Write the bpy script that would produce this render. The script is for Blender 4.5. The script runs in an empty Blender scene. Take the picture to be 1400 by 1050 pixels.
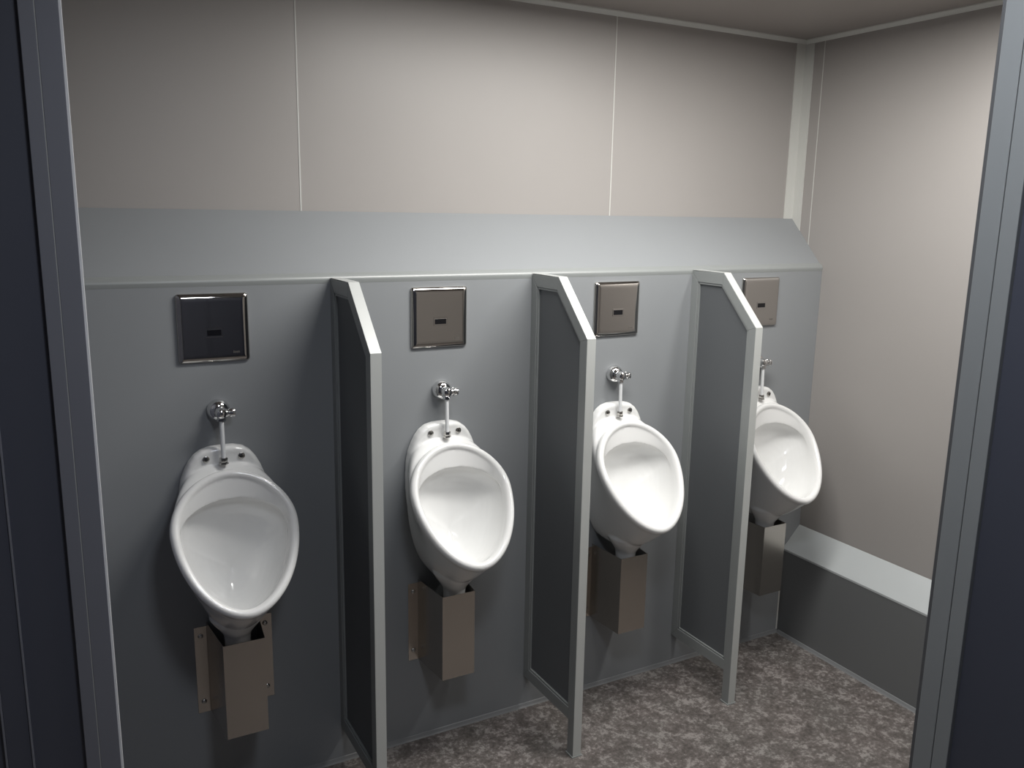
import bpy, bmesh, math, random
from mathutils import Vector, Matrix
random.seed(7)
S = bpy.context.scene
C = S.collection

# ------------------------------------------------------------------ camera
CAM = Vector((-0.7604, -2.5222, 1.8298)); YAW, PIT, ROL = 0.5040, -0.2004, 0.0177; FPX = 1168.5
fw = Vector((math.sin(YAW)*math.cos(PIT), math.cos(YAW)*math.cos(PIT), math.sin(PIT)))
rt = Vector((math.cos(YAW), -math.sin(YAW), 0)); up = rt.cross(fw)
r2 = math.cos(ROL)*rt + math.sin(ROL)*up; u2 = -math.sin(ROL)*rt + math.cos(ROL)*up
cd = bpy.data.cameras.new('camera'); cam = bpy.data.objects.new('camera', cd); C.objects.link(cam)
cd.sensor_width = 36.0; cd.lens = FPX/1400*36; cd.clip_start = 0.02
cam.matrix_world = Matrix(((r2.x, u2.x, -fw.x, CAM.x), (r2.y, u2.y, -fw.y, CAM.y), (r2.z, u2.z, -fw.z, CAM.z), (0, 0, 0, 1)))
S.camera = cam

# ------------------------------------------------------------------ world, lights, exposure
w = bpy.data.worlds.new('world'); S.world = w; w.use_nodes = True
w.node_tree.nodes['Background'].inputs[0].default_value = (0.8, 0.85, 1, 1)
w.node_tree.nodes['Background'].inputs[1].default_value = 0.02
S.view_settings.view_transform = 'Standard'; S.view_settings.look = 'None'
S.view_settings.exposure = 0.15; S.view_settings.gamma = 1.0; S.view_settings.use_curve_mapping = False

def area(name, loc, sx, sy, power, col, rot=(0, 0, 0)):
    l = bpy.data.lights.new(name, 'AREA'); l.shape = 'RECTANGLE'; l.size = sx; l.size_y = sy
    l.energy = power; l.color = col
    o = bpy.data.objects.new(name, l); C.objects.link(o); o.location = loc; o.rotation_euler = rot
    return o
LAMP_A = (0.85, -0.72); LAMP_B = (-0.15, -1.85); LAMP_C = (1.72, -1.30)
area('alcove_lamp_light', (LAMP_A[0], LAMP_A[1], 2.505), 1.15, 0.22, 27, (1.0, 0.985, 0.95))
area('passage_lamp_light', (LAMP_C[0], LAMP_C[1], 2.505), 0.16, 0.60, 11.5, (1.0, 0.985, 0.95))
area('entrance_lamp_light', (LAMP_B[0], LAMP_B[1], 2.505), 0.30, 0.30, 8.0, (0.84, 0.90, 1.0))

# ------------------------------------------------------------------ materials
def mat(name, col, rough=0.5, metal=0.0, var=0.0, scale=8, bump=0.0, bscale=300, spec=0.5, coat=0.0, aniso=None):
    m = bpy.data.materials.new(name); m.use_nodes = True; nt = m.node_tree; b = nt.nodes['Principled BSDF']
    b.inputs['Roughness'].default_value = rough; b.inputs['Metallic'].default_value = metal
    b.inputs['Specular IOR Level'].default_value = spec; b.inputs['Coat Weight'].default_value = coat
    b.inputs['Base Color'].default_value = (*col, 1)
    tc = nt.nodes.new('ShaderNodeTexCoord')
    if var:
        n = nt.nodes.new('ShaderNodeTexNoise'); n.inputs['Scale'].default_value = scale; n.inputs['Detail'].default_value = 4
        nt.links.new(tc.outputs['Object'], n.inputs['Vector'])
        r = nt.nodes.new('ShaderNodeMapRange'); r.inputs['To Min'].default_value = 1-var; r.inputs['To Max'].default_value = 1+var
        nt.links.new(n.outputs['Fac'], r.inputs['Value'])
        v = nt.nodes.new('ShaderNodeVectorMath'); v.operation = 'SCALE'; v.inputs[0].default_value = col
        nt.links.new(r.outputs[0], v.inputs['Scale']); nt.links.new(v.outputs[0], b.inputs['Base Color'])
    if bump:
        n = nt.nodes.new('ShaderNodeTexNoise'); n.inputs['Scale'].default_value = bscale
        mp = nt.nodes.new('ShaderNodeMapping')
        if aniso: mp.inputs['Scale'].default_value = aniso
        nt.links.new(tc.outputs['Object'], mp.inputs['Vector']); nt.links.new(mp.outputs[0], n.inputs['Vector'])
        bp = nt.nodes.new('ShaderNodeBump'); bp.inputs['Strength'].default_value = bump; bp.inputs['Distance'].default_value = 0.001
        nt.links.new(n.outputs['Fac'], bp.inputs['Height']); nt.links.new(bp.outputs[0], b.inputs['Normal'])
    return m
M = dict(
    beige=mat('beige_wall_laminate', (0.380, 0.358, 0.343), 0.42, var=0.03, scale=3, bump=0.05),
    ceil=mat('ceiling_laminate', (0.34, 0.310, 0.29), 0.5, var=0.02, scale=3),
    trim=mat('pale_wall_trim', (0.62, 0.62, 0.59), 0.45, var=0.02),
    duct=mat('blue_grey_laminate', (0.280, 0.292, 0.303), 0.46, var=0.03, scale=4, bump=0.06, bscale=500, spec=0.3),
    rail=mat('grey_frame_rail', (0.285, 0.300, 0.298), 0.38, var=0.03, scale=10, spec=0.9),
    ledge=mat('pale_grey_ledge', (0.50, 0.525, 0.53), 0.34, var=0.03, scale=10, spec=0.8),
    panel=mat('dark_slate_panel', (0.130, 0.138, 0.146), 0.5, var=0.04, scale=5),
    cubicle=mat('dark_blue_cubicle_panel', (0.085, 0.090, 0.115), 0.45, var=0.04, scale=3),
    cubframe=mat('grey_blue_cubicle_frame', (0.205, 0.21, 0.24), 0.45, var=0.03, scale=6),
    lit_band=mat('highlight_edge_banding', (0.52, 0.535, 0.52), 0.38, var=0.02, scale=10, spec=0.9),  # paler than the rails: lamp highlight on the edges put into the colour
    rebate=mat('grey_rebate_gasket', (0.13, 0.13, 0.13), 0.5, var=0.03),
    postgrey=mat('light_grey_post', (0.33, 0.34, 0.335), 0.45, var=0.03),
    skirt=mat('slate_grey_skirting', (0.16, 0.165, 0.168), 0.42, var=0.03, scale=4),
    cubedge=mat('pale_edge_strip', (0.78, 0.78, 0.78), 0.4, var=0.02),
    ceramic=mat('white_glazed_ceramic', (0.86, 0.86, 0.85), 0.12, var=0.01, spec=0.5, coat=0.3),
    chrome=mat('polished_chrome', (0.80, 0.80, 0.80), 0.07, 1.0, var=0.02),
    steel=mat('mirror_polished_steel', (0.58, 0.56, 0.535), 0.06, 1.0, var=0.01),
    satin=mat('satin_stainless_steel', (0.50, 0.46, 0.42), 0.24, 1.0, var=0.03, bump=0.05, bscale=60, aniso=(1, 1, 30)),
    black=mat('black_sensor_window', (0.006, 0.006, 0.008), 0.25, var=0.05),
    pipe=mat('white_supply_pipe', (0.82, 0.83, 0.84), 0.25, var=0.01),
    mark=mat('grey_printed_mark', (0.12, 0.11, 0.10), 0.5, var=0.05),
    bead=mat('grey_sealant_bead', (0.20, 0.205, 0.21), 0.45, var=0.05),
    bolt=mat('bolt_metal', (0.55, 0.54, 0.52), 0.22, 1.0, var=0.05),
    hole=mat('dark_bolt_recess', (0.03, 0.03, 0.03), 0.5, var=0.05),
)
def floor_mat():
    m = bpy.data.materials.new('mottled_stone_vinyl'); m.use_nodes = True; nt = m.node_tree; b = nt.nodes['Principled BSDF']
    tc = nt.nodes.new('ShaderNodeTexCoord')
    def noise(sc, det, rough, dist=0.0):
        n = nt.nodes.new('ShaderNodeTexNoise'); n.inputs['Scale'].default_value = sc; n.inputs['Detail'].default_value = det
        n.inputs['Roughness'].default_value = rough; n.inputs['Distortion'].default_value = dist
        nt.links.new(tc.outputs['Object'], n.inputs['Vector']); return n
    a = noise(17, 8, 0.74, 0.2); f = noise(62, 4, 0.8); g = noise(5, 3, 0.5)
    mx = nt.nodes.new('ShaderNodeMath'); mx.operation = 'MULTIPLY_ADD'; mx.inputs[1].default_value = 0.80
    nt.links.new(f.outputs['Fac'], mx.inputs[0]); nt.links.new(a.outputs['Fac'], mx.inputs[2])
    cr = nt.nodes.new('ShaderNodeValToRGB'); e = cr.color_ramp.elements
    e[0].position = 0.72; e[0].color = (0.080, 0.071, 0.066, 1); e[1].position = 1.0; e[1].color = (0.30, 0.280, 0.265, 1)
    k = e.new(0.82); k.color = (0.120, 0.106, 0.098, 1); k = e.new(0.90); k.color = (0.150, 0.134, 0.126, 1); k = e.new(0.955); k.color = (0.190, 0.172, 0.163, 1)
    nt.links.new(mx.outputs[0], cr.inputs[0])
    mc = nt.nodes.new('ShaderNodeMixRGB'); mc.blend_type = 'MULTIPLY'; mc.inputs[0].default_value = 0.35
    c2 = nt.nodes.new('ShaderNodeValToRGB'); c2.color_ramp.elements[0].position = 0.35; c2.color_ramp.elements[1].position = 0.65
    c2.color_ramp.elements[0].color = (0.75, 0.78, 0.76, 1); c2.color_ramp.elements[1].color = (1.0, 0.94, 0.94, 1)
    nt.links.new(g.outputs['Fac'], c2.inputs[0]); nt.links.new(cr.outputs[0], mc.inputs[1]); nt.links.new(c2.outputs[0], mc.inputs[2])
    nt.links.new(mc.outputs[0], b.inputs['Base Color']); b.inputs['Roughness'].default_value = 0.5
    return m
M['floor'] = floor_mat()

# ------------------------------------------------------------------ helpers
def link_mesh(name, bm, m, parent=None, smooth=False, loc=None, angle=35):
    me = bpy.data.meshes.new(name); bmesh.ops.recalc_face_normals(bm, faces=bm.faces); bm.to_mesh(me); bm.free()
    me.materials.append(M[m] if isinstance(m, str) else m)
    if smooth:
        me.shade_smooth()
        if angle: me.set_sharp_from_angle(angle=math.radians(angle))
    o = bpy.data.objects.new(name, me); C.objects.link(o)
    if parent: o.parent = parent
    if loc: o.location = loc
    return o
def empty(name, loc=(0, 0, 0)):
    o = bpy.data.objects.new(name, None); C.objects.link(o); o.location = loc; o.empty_display_size = 0.05; return o
def tag(o, label, cat, group=None):
    o['label'] = label; o['category'] = cat
    if group: o['group'] = group
    return o
def struct(o, label=None):
    o['kind'] = 'structure'
    if label: o['label'] = label
    return o
def prism(bm, pts, axis, a, b, bev=0.0):
    """polygon pts (2-D) extruded along axis from a to b."""
    def P(p, t):
        return {'x': (t, p[0], p[1]), 'y': (p[0], t, p[1]), 'z': (p[0], p[1], t)}[axis]
    va = [bm.verts.new(P(p, a)) for p in pts]; vb = [bm.verts.new(P(p, b)) for p in pts]
    n = len(pts); fs = [bm.faces.new(va), bm.faces.new(vb[::-1])]
    for i in range(n): fs.append(bm.faces.new((va[i], vb[i], vb[(i+1) % n], va[(i+1) % n])))
    if bev:
        es = {e for f in fs for e in f.edges}
        bmesh.ops.bevel(bm, geom=list(es), offset=bev, segments=2, affect='EDGES', profile=0.5)
def box(bm, x0, x1, y0, y1, z0, z1, bev=0.0):
    prism(bm, [(x0, y0), (x1, y0), (x1, y1), (x0, y1)], 'z', z0, z1, bev)
def mkbox(name, m, x0, x1, y0, y1, z0, z1, parent=None, bev=0.0):
    bm = bmesh.new(); box(bm, x0, x1, y0, y1, z0, z1, bev); return link_mesh(name, bm, m, parent)
def lathe(bm, prof, origin, direction, n=32):
    """prof: list of (r, t) along the direction."""
    d = Vector(direction).normalized(); a = d.orthogonal().normalized(); b = d.cross(a); o = Vector(origin)
    rings = []
    for r, t in prof:
        if r < 1e-6: rings.append([bm.verts.new(o+d*t)])
        else: rings.append([bm.verts.new(o+d*t+(a*math.cos(2*math.pi*i/n)+b*math.sin(2*math.pi*i/n))*r) for i in range(n)])
    for A, B in zip(rings, rings[1:]):
        for i in range(n):
            j = (i+1) % n
            if len(A) == 1 and len(B) == 1: continue
            if len(A) == 1: bm.faces.new((A[0], B[i], B[j]))
            elif len(B) == 1: bm.faces.new((A[i], B[0], A[j]))
            else: bm.faces.new((A[i], B[i], B[j], A[j]))
def dup(root, loc, group=None):
    def cp(o, parent):
        c = o.copy(); C.objects.link(c); c.parent = parent
        for ch in kids.get(o.name, []): cp(ch, c)
        return c
    kids = {}
    for o in list(C.objects):
        if o.parent: kids.setdefault(o.parent.name, []).append(o)
    r = cp(root, None); r.location = loc
    return r

# ------------------------------------------------------------------ dimensions
SP, SU = 0.70, 0.6987            # partition pitch, urinal pitch
TH, HD, PD, PT, ZF = 0.0327, 1.6212, 0.3485, 0.1718, 1.4436
XR, YB, ZB, ZC = 2.0973, 0.1879, 1.8157, 2.5393
XL, YF = -1.95, -2.85
JT = 0.0012                      # half width of panel joints

# ------------------------------------------------------------------ room shell
f = struct(mkbox('floor', 'floor', XL, XR+0.02, YF, YB+0.02, -0.04, 0.0))
wb = struct(mkbox('wall_back', 'beige', XL-0.05, XR+0.06, YB+0.012, YB+0.06, 0, ZC+0.04))
seams = [XL, -1.2016, -0.0302, 1.1413, XR]
for i in range(4):
    a, b = seams[i], seams[i+1]
    mkbox('wall_panel', 'beige', a+JT, b-JT, YB, YB+0.0125, 0.0, ZC, wb, 0.0008)
for x in seams[1:-1]: mkbox('joint_strip', 'trim', x-0.0022, x+0.0022, YB-0.0012, YB+0.004, 1.80, ZC-0.012, wb)
wr = struct(mkbox('wall_right', 'beige', XR+0.012, XR+0.06, YF, YB+0.06, 0, ZC+0.04))
ys = [0.1879, 0.087, -1.084, -2.255, YF]
for i in range(4): mkbox('wall_panel', 'beige', XR, XR+0.0125, ys[i+1]+JT, ys[i]-JT, 0.0, ZC, wr, 0.0008)
mkbox('joint_strip', 'trim', XR-0.0012, XR+0.004, ys[1]-0.0018, ys[1]+0.0018, 0.0, ZC-0.012, wr)
struct(mkbox('wall_left', 'beige', XL-0.06, XL, YF, YB+0.06, 0, ZC+0.04))
wf = struct(mkbox('wall_front', 'beige', XL, XR+0.02, YF-0.06, YF, 0, ZC+0.04))
for i in range(4): mkbox('cubicle_panel', 'cubicle', -1.94+i*0.68, -1.94+i*0.68+0.674, YF+0.001, YF+0.03, 0.0, 2.3, wf, 0.001)
ce = struct(mkbox('ceiling', 'ceil', XL, XR+0.02, YF, YB+0.02, ZC, ZC+0.05))
# corner angle and ceiling coves
bm = bmesh.new()
prism(bm, [(XR-0.053, YB), (XR-0.053, YB-0.003), (XR-0.003, YB-0.003), (XR-0.003, YB-0.049), (XR, YB-0.049), (XR, YB)], 'z', 1.0, ZC)
struct(link_mesh('trim_1', bm, 'trim'), 'pale vertical corner angle where back and right walls meet')
bm = bmesh.new()
prism(bm, [(YB, ZC), (YB, ZC-0.016), (YB-0.004, ZC-0.016), (YB-0.018, ZC-0.004), (YB-0.018, ZC)], 'x', XL, XR)
struct(link_mesh('trim_2', bm, 'trim'))
bm = bmesh.new()
prism(bm, [(XR, ZC), (XR, ZC-0.016), (XR-0.004, ZC-0.016), (XR-0.018, ZC-0.004), (XR-0.018, ZC)], 'y', YF, YB)
struct(link_mesh('trim_3', bm, 'trim'))

# service duct in front of the back wall: vertical face and sloping top
du = struct(empty('wall_duct', (0, 0, 0)), 'blue-grey boxed service duct carrying the urinals, with sloping top')
DL = -0.82
bm = bmesh.new(); box(bm, DL, XR-0.0005, 0.0, 0.016, 0.0, HD-0.006); link_mesh('front_panel', bm, 'duct', du)
bm = bmesh.new()
e = 0.006
prism(bm, [(0.004, HD), (0.0, HD-0.004), (0.0, HD-0.012), (0.018, HD-0.012), (YB, ZB-0.018), (YB, ZB), (YB-0.002, ZB+0.001)], 'x', DL, XR-0.0005)
link_mesh('sloping_top', bm, 'duct', du)
bm = bmesh.new()
prism(bm, [(-0.0002, HD-0.016), (-0.0022, HD-0.006), (-0.0020, HD-0.001), (0.0012, HD+0.0045), (0.008, HD+0.0095), (0.014, HD+0.0147), (0.016, HD+0.012), (0.002, HD-0.001), (0.002, HD-0.016)], 'x', DL, XR-0.0005)
link_mesh('edge_trim', bm, 'rail', du, smooth=True, angle=50)
# floor cove bead
bm = bmesh.new(); prism(bm, [(0.0, 0.0), (-0.012, 0.0), (-0.008, 0.004), (-0.003, 0.012), (0.0, 0.014)], 'x', DL, XR-0.09)
link_mesh('floor_bead', bm, 'bead', du)

# low boxed pipe casing along the right wall
DS, HS, HB = 0.0919, 0.3956, 0.490
bs = struct(empty('baseboard_right', (0, 0, 0)), 'low boxed skirting with pale sloping ledge along the right wall')
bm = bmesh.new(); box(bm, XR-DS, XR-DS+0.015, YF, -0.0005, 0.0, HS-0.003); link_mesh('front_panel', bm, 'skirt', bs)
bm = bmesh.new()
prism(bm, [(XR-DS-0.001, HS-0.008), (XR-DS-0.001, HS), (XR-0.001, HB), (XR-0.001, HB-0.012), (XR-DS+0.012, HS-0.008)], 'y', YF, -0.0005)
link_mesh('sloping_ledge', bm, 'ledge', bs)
bm = bmesh.new(); prism(bm, [(XR-DS, 0.0), (XR-DS-0.012, 0.0), (XR-DS-0.008, 0.004), (XR-DS-0.003, 0.012), (XR-DS, 0.014)], 'y', YF, -0.012)
link_mesh('floor_bead', bm, 'bead', bs)
bm = bmesh.new(); prism(bm, [(XR-DS, -0.0005), (XR-DS-0.004, -0.0005), (XR-DS, -0.0045)], 'z', 0.013, HS-0.01); link_mesh('corner_bead', bm, 'trim', bs)

# ------------------------------------------------------------------ urinal partitions
def make_partition():
    r = empty('urinal_partition')
    zb = 0.128; RW = 0.042; t = TH
    def rail(name, pts, x0=0.0, x1=t, m='rail', bev=0.0012, par=r):
        bm = bmesh.new(); prism(bm, pts, 'x', x0, x1, bev); return link_mesh(name, bm, m, par)
    d = Vector((PT-PD, ZF-HD)); d = Vector((-(PD-PT), ZF-HD)).normalized(); nrm = Vector((-d.y, d.x))
    # inner corners of the frame
    def inter(p, dd, q, ee):
        den = dd.x*ee.y-dd.y*ee.x; s = ((q.x-p.x)*ee.y-(q.y-p.y)*ee.x)/den; return p+dd*s
    top = Vector((-PT, HD)); low = Vector((-PD, ZF))
    inn = nrm if nrm.x > 0 else -nrm
    off = inn*0.034
    a = inter(Vector((0, HD-0.042)), Vector((1, 0)), top+off, d)      # top / diagonal inner corner
    b = inter(Vector((-PD+0.036, 0)), Vector((0, 1)), top+off, d)     # diagonal / post inner corner
    yi = -0.036
    rail('wall_rail', [(0, HD-0.003), (yi, HD-0.045), (yi, zb+RW), (0, zb)])
    rail('top_rail', [(0, HD-0.003), (-PT, HD), (a.x, a.y), (yi, HD-0.042)])
    rail('diagonal_rail', [(-PT, HD), (-PD, ZF), (b.x, b.y), (a.x, a.y)])
    rail('front_post', [(-PD, ZF), (b.x, b.y), (b.x, 0.0), (-PD, 0.0)])
    rail('bottom_rail', [(0, zb), (yi, zb+RW), (b.x, zb+RW), (b.x, zb)])
    def lit_band(pts):  # thin strips added over the rail edges to carry the painted highlight
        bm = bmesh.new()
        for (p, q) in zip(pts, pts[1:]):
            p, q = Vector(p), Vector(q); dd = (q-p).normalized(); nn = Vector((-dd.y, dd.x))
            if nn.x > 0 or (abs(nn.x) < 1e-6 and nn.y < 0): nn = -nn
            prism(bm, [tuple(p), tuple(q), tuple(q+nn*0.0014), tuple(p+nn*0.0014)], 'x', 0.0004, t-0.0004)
        return link_mesh('lit_edge_banding', bm, 'lit_band', r)
    lit_band([(-0.004, HD), (-PT, HD)]); lit_band([(-PT, HD), (-PD, ZF)]); lit_band([(-PD, ZF), (-PD, 0.005)])
    # glazing beads round the panel on both faces, and the recessed panel
    ins = 0.001
    P = [(yi-ins, HD-0.043), (a.x, a.y-ins), (b.x+ins, b.y), (b.x+ins, zb+RW+ins), (yi-ins, zb+RW+ins)]
    bm = bmesh.new(); prism(bm, P, 'x', 0.009, t-0.009); link_mesh('infill_panel', bm, 'panel', r)
    cx = sum(p[0] for p in P)/5; cz = sum(p[1] for p in P)/5
    for x0, x1 in ((0.0025, 0.009), (t-0.009, t-0.0025)):
        bm = bmesh.new(); n = len(P)
        for i in range(n):
            p = Vector(P[i]); q = Vector(P[(i+1) % n]); dd = (q-p).normalized(); nn = Vector((-dd.y, dd.x))
            if nn.dot(Vector((cx, cz))-p) < 0: nn = -nn
            prism(bm, [tuple(p), tuple(q), tuple(q+nn*0.006), tuple(p+nn*0.006)], 'x', x0, x1)
        link_mesh('panel_bead', bm, 'rail', r)
    mkbox('foot_plate', 'rail', -0.004, t+0.004, -PD-0.004, -PD+0.040, 0.0, 0.004, r)
    return r
p0 = make_partition()
parts = [p0, dup(p0, (SP, 0, 0)), dup(p0, (2*SP, 0, 0))]
lab = ['grey framed urinal partition with dark infill, leftmost, between first and second urinal',
       'grey framed urinal partition with dark infill, middle of the three',
       'grey framed urinal partition with dark infill, nearest the beige right wall']
for o, l in zip(parts, lab): tag(o, l, 'partition', 'partitions between the urinals')

# ------------------------------------------------------------------ urinals
RT, RB = Vector((0, -0.0862, 1.0947)), Vector((0, -0.3377, 0.7474))
DV = RB-RT; NO = Vector((0, -0.81, 0.5865)).normalized()       # outward normal of the rim plane
W, VM, E1, E2 = 0.3478, 0.40, 1.9, 1.86
def rimpt(th, scale_u=1, inset=0.0, n=0.0, extra_top=0.0):
    c, s = math.cos(th), math.sin(th); e = E1 if s > 0 else E2
    if abs(s) < 1e-9: e = 2
    L = DV.length
    uu = math.copysign(abs(c)**(2/e), c); ww = math.copysign(abs(s)**(2/e), s)
    top = VM*L; bot = (1-VM)*L
    hw = W/2-inset
    u = uu*hw
    v = top-ww*(top-inset-extra_top) if s > 0 else top-ww*(bot-inset)
    return Vector((u, 0, 0))+RT+DV.normalized()*v+NO*n
def bez(p0, p1, p2, p3, t):
    return p0*(1-t)**3+p1*3*t*(1-t)**2+p2*3*t*t*(1-t)+p3*t**3
def make_bowl():
    bm = bmesh.new(); N = 112
    ths = [2*math.pi*(i+0.5)/N for i in range(N)]
    rings = []
    # --- outside, from the wall to the rim
    def wallpt(th):
        c, s = math.cos(th), math.sin(th)
        hw = 0.122; zt, zc, zb = 1.100, 0.93, 0.62
        z = zc+(zt-zc)*math.copysign(abs(s)**0.65, s) if s > 0 else zc+(zc-zb)*math.copysign(abs(s)**1.0, s)
        return Vector((hw*math.copysign(abs(c)**0.85, c), -0.0005, z))
    def outer(th, t):
        c, s = math.cos(th), math.sin(th)
        R = rimpt(th, inset=0.002, n=-0.026); Wp = wallpt(th)
        low = max(0.0, -s); hi = max(0.0, s)
        # control points: near rim go back along the rim normal, near wall come straight out
        k = 0.035+0.05*low
        P1 = R-NO*k*(0.6+0.5*low)
        P1 += Vector((-c*0.012, 0.0, 0.0))
        P2 = Wp+Vector((0, -0.05-0.12*low, -0.024*low))
        if hi > 0: P1 = P1.lerp(R+Vector((0, 0.02, 0)), hi**2)
        if s > 0:
            b = abs(2*c*s); P2 += Vector((c*0.020, 0.0, 0.012))*b; P1 += Vector((c*0.014, 0.0, 0.012))*b
        return bez(Wp, P2, P1, R, t)
    for t in [0, .08, .16, .25, .34, .43, .52, .61, .70, .79, .88, .95, 1.0]:
        rings.append([outer(th, t) for th in ths])
    # --- rolled rim
    for inset, n in ((0.0010, -0.020), (0.0, -0.012), (0.0015, -0.005), (0.006, 0.0005), (0.012, 0.0028), (0.018, 0.0022), (0.0235, -0.002), (0.0270, -0.009)):
        rings.append([rimpt(th, inset=inset, n=n) for th in ths])
    # --- inner lip widening to a hood at the top
    def hood(th):
        s = math.sin(th)
        h = (s+0.22)/1.22
        return max(0.0, h)
    def lip(th, f):
        h = hood(th)
        return rimpt(th, inset=0.0275+0.0015*f+0.010*f*h**1.5, n=-0.009-0.020*f-0.004*h*f, extra_top=0.042*f if math.sin(th) > 0 else 0.0)
    for fr in (0.25, 0.5, 0.75, 0.93): rings.append([lip(th, fr) for th in ths])
    edge = [lip(th, 1.0) for th in ths]; rings.append(edge)
    # --- undercut of the hood
    cen = RT+DV*0.47
    uc = []
    for th, e_ in zip(ths, edge):
        h = hood(th); out = (rimpt(th)-cen); out = out/out.length
        uc.append(e_-NO*0.007+out*0.012*min(1, h*1.6))
    rings.append([e_.lerp(q, 0.5)-NO*0.002 for e_, q in zip(edge, uc)]); rings.append(uc)
    # --- inside of the bowl down to the outlet
    CB = Vector((0, -0.075, 0.79))
    def inner(th, p, t):
        s = math.sin(th); low = max(0, -s)
        dep = 0.075+0.085*low
        c = math.cos(th)
        P1 = p-NO*dep*0.75; P2 = CB+(p-NO*dep-CB)*0.55
        P2.y = max(min(P2.y, -0.05), P2.y)
        return bez(p, P1, P2, CB, t)
    for t in (.06, .13, .21, .30, .40, .5, .6, .7, .8, .9, .96):
        rings.append([inner(th, p, t) for th, p in zip(ths, uc)])
    vs = [[bm.verts.new(p) for p in R] for R in rings]
    for A, B in zip(vs, vs[1:]):
        for i in range(N):
            j = (i+1) % N; bm.faces.new((A[i], A[j], B[j], B[i]))
    cv = bm.verts.new(CB)
    for i in range(N): bm.faces.new((vs[-1][i], vs[-1][(i+1) % N], cv))
    bm.faces.new(vs[0][::-1])
    # --- outlet spigot
    prof = [(0.066, 0.084), (0.078, 0.078), (0.079, 0.066), (0.067, 0.046), (0.054, 0.028), (0.0435, 0.012), (0.0385, 0.0), (0.037, -0.016), (0.037, -0.036), (0.034, -0.040), (0.0, -0.040)]
    old = set(bm.verts)
    lathe(bm, [(0.0, 0.084)]+prof, (0, -0.119, 0.602), (0, 0, 1), 48)
    for v in bm.verts:            # the funnel leans forward under the rim
        if v not in old: v.co.y -= 0.22*max(0.0, v.co.z-0.602)

    return bm
def make_flange():
    # back flange of the casting against the duct: rounded shoulders and two bolt holes
    half = [(0.0, 1.147), (0.035, 1.1455), (0.060, 1.139), (0.080, 1.125), (0.095, 1.106), (0.107, 1.083), (0.118, 1.055), (0.1245, 1.02), (0.127, 0.97), (0.126, 0.92), (0.122, 0.875), (0.113, 0.852), (0.09, 0.845)]
    pts = half+[(-x, z) for x, z in half[::-1] if x > 0]
    bm = bmesh.new()
    cx, cz = 0.0, 1.0
    def ring(y, k):
        out = []
        for x, z in pts:
            v = Vector((x-cx, z-cz)); L = v.length; v = v*((L-k)/L); out.append(bm.verts.new((cx+v.x, y, cz+v.y)))
        return out
    R = [ring(-0.0005, 0.002), ring(-0.003, 0), ring(-0.024, 0.001), ring(-0.031, 0.003), ring(-0.036, 0.008), ring(-0.0375, 0.015), ring(-0.036, 0.024)]
    n = len(pts)
    for A, B in zip(R, R[1:]):
        for i in range(n): bm.faces.new((A[i], A[(i+1) % n], B[(i+1) % n], B[i]))
    bm.faces.new(R[-1]); bm.faces.new(R[0][::-1])
    return bm
def make_urinal():
    r = empty('urinal')
    bw = link_mesh('raw_bowl', make_bowl(), 'ceramic')
    tmp = bmesh.new(); tmp.from_mesh(bw.data); fb = make_flange(); bmesh.ops.recalc_face_normals(fb, faces=fb.faces)
    fm = bpy.data.meshes.new('raw_flange'); fb.to_mesh(fm); fb.free(); tmp.from_mesh(fm); bpy.data.meshes.remove(fm)
    tmp.to_mesh(bw.data); tmp.free()
    md = bw.modifiers.new('union', 'REMESH'); md.mode = 'VOXEL'; md.voxel_size = 0.0028; md.use_smooth_shade = True
    sm = bw.modifiers.new('soften', 'SMOOTH'); sm.factor = 0.5; sm.iterations = 13
    dg = bpy.context.evaluated_depsgraph_get(); me = bpy.data.meshes.new_from_object(bw.evaluated_get(dg)); me.name = 'bowl'
    bpy.data.objects.remove(bw)
    me.shade_smooth(); bo = bpy.data.objects.new('bowl', me); C.objects.link(bo); bo.parent = r
    for x in (-0.0485, 0.0505):
        bm = bmesh.new(); lathe(bm, [(0.0092, -0.001), (0.0102, 0.002), (0.0094, 0.0042), (0.0070, 0.0054), (0.0044, 0.0054), (0.0040, 0.0030), (0.0, 0.0030)], (x, -0.0355, 1.114), (0, -1, 0), 24)
        b_ = link_mesh('mounting_bolt', bm, 'bolt', r, smooth=True)
        bm = bmesh.new(); box(bm, x-0.0012, x+0.0012, -0.0412, -0.0385, 1.1105, 1.1175); link_mesh('bolt_slot', bm, 'hole', b_)
    return r
UX = [-0.3393+k*SU for k in range(4)]
u0 = make_urinal(); u0.location = (UX[0], 0, 0)
urs = [u0]+[dup(u0, (UX[k], 0, 0)) for k in (1, 2, 3)]
ord_ = ['leftmost, left of the first partition', 'second from left, between the first and middle partitions', 'third from left, between the middle and right partitions', 'rightmost, half hidden, beside the beige right wall']
for o, l in zip(urs, ord_): tag(o, 'white ceramic wall urinal, '+l, 'urinal', 'white urinals in a row')

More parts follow.
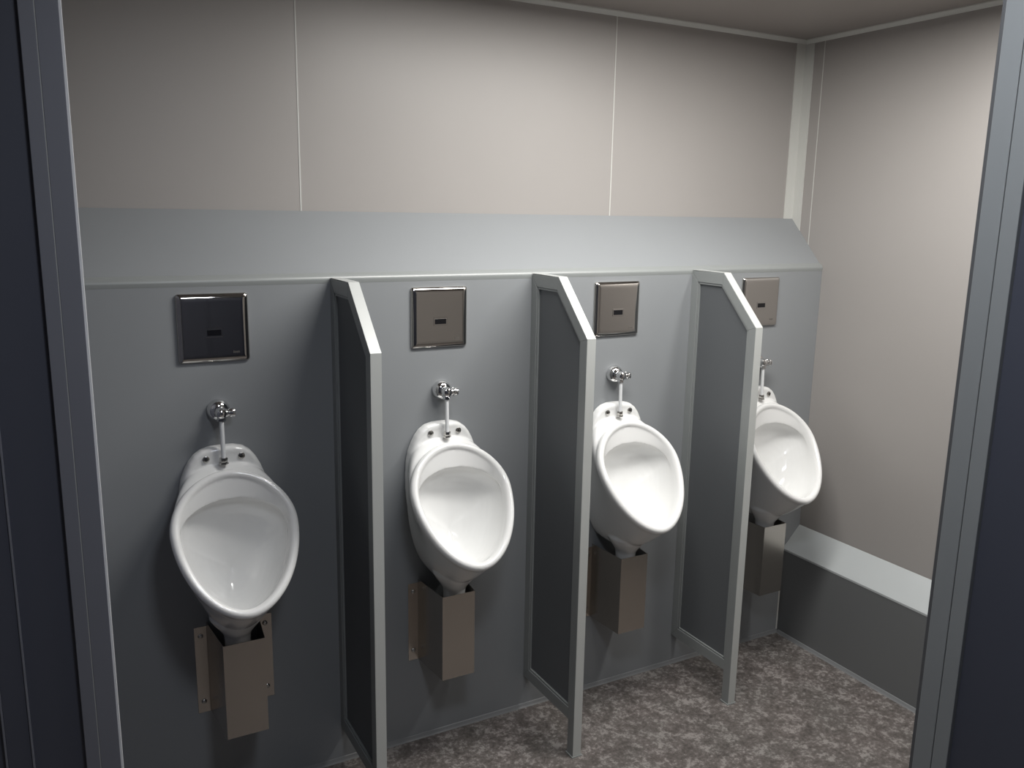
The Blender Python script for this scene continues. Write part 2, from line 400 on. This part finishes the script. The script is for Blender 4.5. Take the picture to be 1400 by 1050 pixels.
# ------------------------------------------------------------------ flush valves with supply pipe
def make_valve():
    r = empty('flush_valve'); X = 0.0; Z = 1.249
    bm = bmesh.new()
    lathe(bm, [(0.0, 0.0003), (0.0315, 0.0003), (0.0325, 0.003), (0.0322, 0.009), (0.0295, 0.019), (0.0235, 0.027), (0.0155, 0.031), (0.0, 0.0325)], (0, 0, Z), (0, -1, 0), 40)
    link_mesh('escutcheon', bm, 'chrome', r, smooth=True)
    bm = bmesh.new()
    lathe(bm, [(0.0, 0.017), (0.0105, 0.017), (0.0115, 0.030), (0.0145, 0.032), (0.0165, 0.040), (0.0165, 0.052), (0.0135, 0.060), (0.006, 0.065), (0.0, 0.0655)], (0, 0, Z), (0, -1, 0), 32)
    lathe(bm, [(0.0, 0.0), (0.0115, 0.0), (0.0115, 0.013), (0.0132, 0.015), (0.0132, 0.021), (0.0090, 0.023), (0.0, 0.023)], (0, -0.046, Z-0.002), (0, 0, -1), 6)
    lathe(bm, [(0.0, 0.0), (0.0120, 0.0), (0.0120, 0.017), (0.0095, 0.018), (0.0095, 0.024), (0.0, 0.024)], (0, -0.046, Z-0.001), (1, 0, 0), 28)
    link_mesh('valve_body', bm, 'chrome', r, smooth=True)
    bm = bmesh.new(); lathe(bm, [(0.0, 0.0215), (0.0100, 0.0215), (0.0142, 0.0235), (0.0142, 0.029), (0.0122, 0.0305), (0.0142, 0.032), (0.0136, 0.037), (0.0105, 0.0395), (0.0, 0.040)], (0, -0.046, Z-0.001), (1, 0, 0), 28)
    link_mesh('knob', bm, 'chrome', r, smooth=True)
    bm = bmesh.new(); lathe(bm, [(0.0, 0.0), (0.0063, 0.0), (0.0063, 0.122), (0.0, 0.122)], (0, -0.048, Z-0.022), (0, -0.004, -0.125), 20)
    link_mesh('supply_pipe', bm, 'pipe', r, smooth=True)
    bm = bmesh.new()
    lathe(bm, [(0.0, 0.0), (0.0105, 0.0), (0.0112, 0.002), (0.0112, 0.012), (0.0098, 0.014), (0.0135, 0.0145), (0.0135, 0.0185), (0.0, 0.0185)], (0, -0.0515, 1.1180), (0, 0, -1), 6)
    link_mesh('compression_nut', bm, 'bolt', r, smooth=True)
    return r
v0 = make_valve(); v0.location = (-0.3415, 0, 0)
vs_ = [v0]+[dup(v0, (-0.3415+SU*k+dx, 0, 0)) for k, dx in ((1, 0.006), (2, -0.001), (3, 0.0))]
for o, l in zip(vs_, ['leftmost urinal', 'second urinal from left', 'third urinal from left', 'rightmost urinal, mostly hidden by a partition']):
    tag(o, 'chrome angle valve with white supply pipe above the '+l, 'valve', 'chrome valves above the urinals')

# ------------------------------------------------------------------ infrared flush sensor plates
PWD = 0.196; PZ = 1.4881
def make_plate():
    r = empty('sensor_plate')
    def rrect(bm, h, y, rad, k=6):
        out = []
        for cx, cz, a0 in ((1, 1, 0), (-1, 1, 90), (-1, -1, 180), (1, -1, 270)):
            for i in range(k+1):
                a = math.radians(a0+90*i/k); out.append(bm.verts.new((cx*(h-rad)+rad*math.cos(a), y, PZ+cz*(h-rad)+rad*math.sin(a))))
        return out
    bm = bmesh.new(); h = PWD/2
    R = [rrect(bm, h, 0.0, 0.008), rrect(bm, h, -0.004, 0.008), rrect(bm, h-0.0015, -0.0068, 0.0075), rrect(bm, h-0.0045, -0.0094, 0.007), rrect(bm, h-0.0085, -0.0116, 0.006), rrect(bm, h-0.013, -0.0128, 0.005), rrect(bm, h-0.0175, -0.0133, 0.004), rrect(bm, h-0.022, -0.0134, 0.003)]
    n = len(R[0])
    for A, B in zip(R, R[1:]):
        for i in range(n): bm.faces.new((A[i], A[(i+1) % n], B[(i+1) % n], B[i]))
    bm.faces.new(R[0][::-1])
    # slightly bowed face
    g = []; K = 10; hh = h-0.014
    last = R[-1]
    bm.faces.new(last)
    pl = link_mesh('cover_plate', bm, 'steel', r, smooth=True, angle=40)
    for p in pl.data.polygons:
        if len(p.vertices) > 4: p.use_smooth = False
    bm = bmesh.new()
    zc = PZ-0.0125
    prism(bm, [(-0.0235, zc-0.0135), (0.0235, zc-0.0135), (0.0235, zc+0.0135), (-0.0235, zc+0.0135)], 'y', -0.0134, -0.0142, 0.0006)
    fr = link_mesh('sensor_surround', bm, 'steel', r)
    bm = bmesh.new(); prism(bm, [(-0.0195, zc-0.0085), (0.0195, zc-0.0085), (0.0195, zc+0.0085), (-0.0195, zc+0.0085)], 'y', -0.0141, -0.0150, 0.0004)
    link_mesh('sensor_window', bm, 'black', fr)
    # tiny printed mark, too small to read
    bm = bmesh.new(); x = 0.050
    for wd, hg in ((0.0016, 0.007), (0.0022, 0.0052), (0.0014, 0.0052), (0.0024, 0.0052), (0.0018, 0.0052), (0.0016, 0.0052)):
        box(bm, x, x+wd, -0.0137, -0.0133, PZ-0.0735, PZ-0.0735+hg); x += wd+0.0013
    link_mesh('printed_mark', bm, 'mark', r)
    return r
s0 = make_plate(); s0.location = (-0.3426, 0, 0)
sps = [s0]+[dup(s0, (-0.3426+SU*k, 0, 0)) for k in (1, 2, 3)]
for o, l in zip(sps, ['reflecting dark blue, above the leftmost urinal', 'above the second urinal from left', 'above the third urinal from left', 'partly behind a partition, above the rightmost urinal']):
    tag(o, 'square polished steel flush sensor plate, '+l, 'sensor plate', 'steel sensor plates above the urinals')

# ------------------------------------------------------------------ stainless trap covers
def make_cover(xlb, xl, xr, xrb, dpt, zt=0.5986, zb=0.3039):
    """folded sheet box, open at the top: cheeks splay out towards the wall."""
    r = empty('trap_cover'); th = 0.0015
    bm = bmesh.new()
    prism(bm, [(xlb, 0), (xlb+th, 0), (xl+th, -dpt), (xl, -dpt)], 'z', zb, zt)
    prism(bm, [(xrb, 0), (xrb-th, 0), (xr-th, -dpt), (xr, -dpt)], 'z', zb, zt)
    box(bm, xl, xr, -dpt-0.0002, -dpt+th, zb, zt)
    prism(bm, [(xlb+th, 0), (xrb-th, 0), (xr-th, -dpt+th), (xl+th, -dpt+th)], 'z', zb, zb+th)
    link_mesh('cover_box', bm, 'satin', r)
    for sgn, x0 in ((-1, xlb), (1, xrb)):
        a, b = (x0-0.036, x0) if sgn < 0 else (x0, x0+0.042)
        fl = mkbox('mounting_flange', 'satin', a, b, -0.0022, -0.0002, zb+0.0005, zt-0.012, r, 0.0004)
        for z in (zb+0.037, zt-0.042):
            bm = bmesh.new(); lathe(bm, [(0.0080, 0.0), (0.0076, 0.002), (0.0056, 0.0040), (0.0026, 0.0046), (0.0026, 0.0030), (0.0, 0.0030)], ((a+b)/2, -0.0021, z), (0, -1, 0), 20)
            link_mesh('screw', bm, 'bolt', fl, smooth=True)
    return r
spec = [(-0.4085, -0.3917, -0.2735, 0.178), (-0.420, -0.4042, -0.2878, 0.170), (-0.409, -0.3967, -0.2786, 0.173), (-0.402, -0.3885, -0.2702, 0.170)]
for k, (e, a, b, d) in enumerate(spec):
    c = UX[0]
    o = make_cover(e-c, a-c, b-c, b-c+0.017, d); o.location = (UX[k], 0, 0)
    tag(o, 'open-topped stainless steel trap cover box under the '+['leftmost urinal', 'second urinal from left', 'third urinal from left', 'rightmost urinal beside the low ledge'][k], 'trap cover', 'steel trap covers under the urinals')

# ------------------------------------------------------------------ cubicle fronts in the foreground
def vpanel(root, name, m, x0, x1, y0, y1, z0, z1, bev=0.001):
    return mkbox(name, m, x0, x1, y0, y1, z0, z1, root, bev)
cl = tag(empty('cubicle_wall'), 'tall dark blue-grey framed cubicle wall at the left edge, in front', 'cubicle wall')
yl = CAM.y+1.70
def XA(az, y): return CAM.x+(y-CAM.y)*math.tan(math.radians(az))
H2 = ZC-0.002
vpanel(cl, 'edge_strip', 'cubedge', XA(0.9, yl)+0.02, XA(2.235, yl+0.010), yl+0.008, yl+0.030, 0.0, H2)
vpanel(cl, 'corner_post', 'cubframe', XA(0.87, yl)+0.0006, XA(2.09, yl), yl, yl+0.038, 0.0, H2)
vpanel(cl, 'joint_gasket', 'trim', XA(0.87, yl)-0.0005, XA(0.87, yl)+0.0005, yl+0.0006, yl+0.02, 0.0, H2, 0)
vpanel(cl, 'frame_stile', 'cubframe', XA(0.05, yl), XA(0.87, yl)-0.0006, yl, yl+0.036, 0.0, H2)
vpanel(cl, 'infill_panel', 'cubicle', XA(-2.93, yl), XA(0.05, yl), yl+0.010, yl+0.028, 0.0, H2, 0)
vpanel(cl, 'edge_strip', 'cubframe', XA(-2.97, yl), XA(-2.86, yl), yl-0.002, yl+0.028, 0.0, H2, 0.0005)
vpanel(cl, 'door_stile', 'cubicle', XA(-4.30, yl), XA(-2.97, yl), yl, yl+0.036, 0.0, H2)
vpanel(cl, 'edge_strip', 'cubframe', XA(-4.42, yl), XA(-4.30, yl), yl-0.001, yl+0.028, 0.0, H2, 0.0005)
vpanel(cl, 'door_panel', 'cubicle', XL, XA(-4.42, yl), yl+0.006, yl+0.028, 0.0, H2, 0)
# return of the cubicle back to the duct
vpanel(cl, 'return_panel', 'cubicle', -0.79, -0.752, yl+0.04, 0.0-0.001, 0.0, H2, 0)

cr = tag(empty('cubicle_wall'), 'tall framed cubicle wall with paler grey post at the right edge, in front', 'cubicle wall')
xr_ = CAM.x+1.20
def YB_(az): return CAM.y+(xr_-CAM.x)/math.tan(math.radians(az))
vpanel(cr, 'rebate_strip', 'rebate', xr_+0.0015, xr_+0.030, YB_(56.92), YB_(56.72), 0.0, H2, 0)
vpanel(cr, 'corner_post', 'postgrey', xr_, xr_+0.034, YB_(58.0)+0.0006, YB_(56.92), 0.0, H2)
vpanel(cr, 'frame_stile', 'postgrey', xr_, xr_+0.034, YB_(58.88), YB_(58.0)-0.0006, 0.0, H2)
vpanel(cr, 'infill_panel', 'cubicle', xr_+0.008, xr_+0.026, YF+0.03, YB_(58.88), 0.0, H2, 0)

# ------------------------------------------------------------------ ceiling lamps (outside the frame)
def lamp_mat(name, col, st):
    m = bpy.data.materials.new(name); m.use_nodes = True; b = m.node_tree.nodes['Principled BSDF']
    b.inputs['Base Color'].default_value = (0.9, 0.9, 0.88, 1); b.inputs['Emission Color'].default_value = (*col, 1); b.inputs['Emission Strength'].default_value = st
    return m
M['diff'] = lamp_mat('lamp_diffuser', (1.0, 0.985, 0.95), 3.0)
for (x, y), sx, sy, nm in ((LAMP_A, 1.18, 0.25, 'ceiling lamp over the urinal alcove'), (LAMP_B, 0.32, 0.32, 'square ceiling lamp over the entrance'), (LAMP_C, 0.19, 0.63, 'short ceiling lamp beside the right wall')):
    l = tag(empty('ceiling_lamp', (x, y, 0)), 'white '+nm, 'lamp')
    mkbox('housing', 'trim', -sx/2-0.01, sx/2+0.01, -sy/2-0.01, sy/2+0.01, ZC-0.018, ZC-0.001, l, 0.003)
    mkbox('diffuser', 'diff', -sx/2, sx/2, -sy/2, sy/2, ZC-0.030, ZC-0.018, l, 0.003)
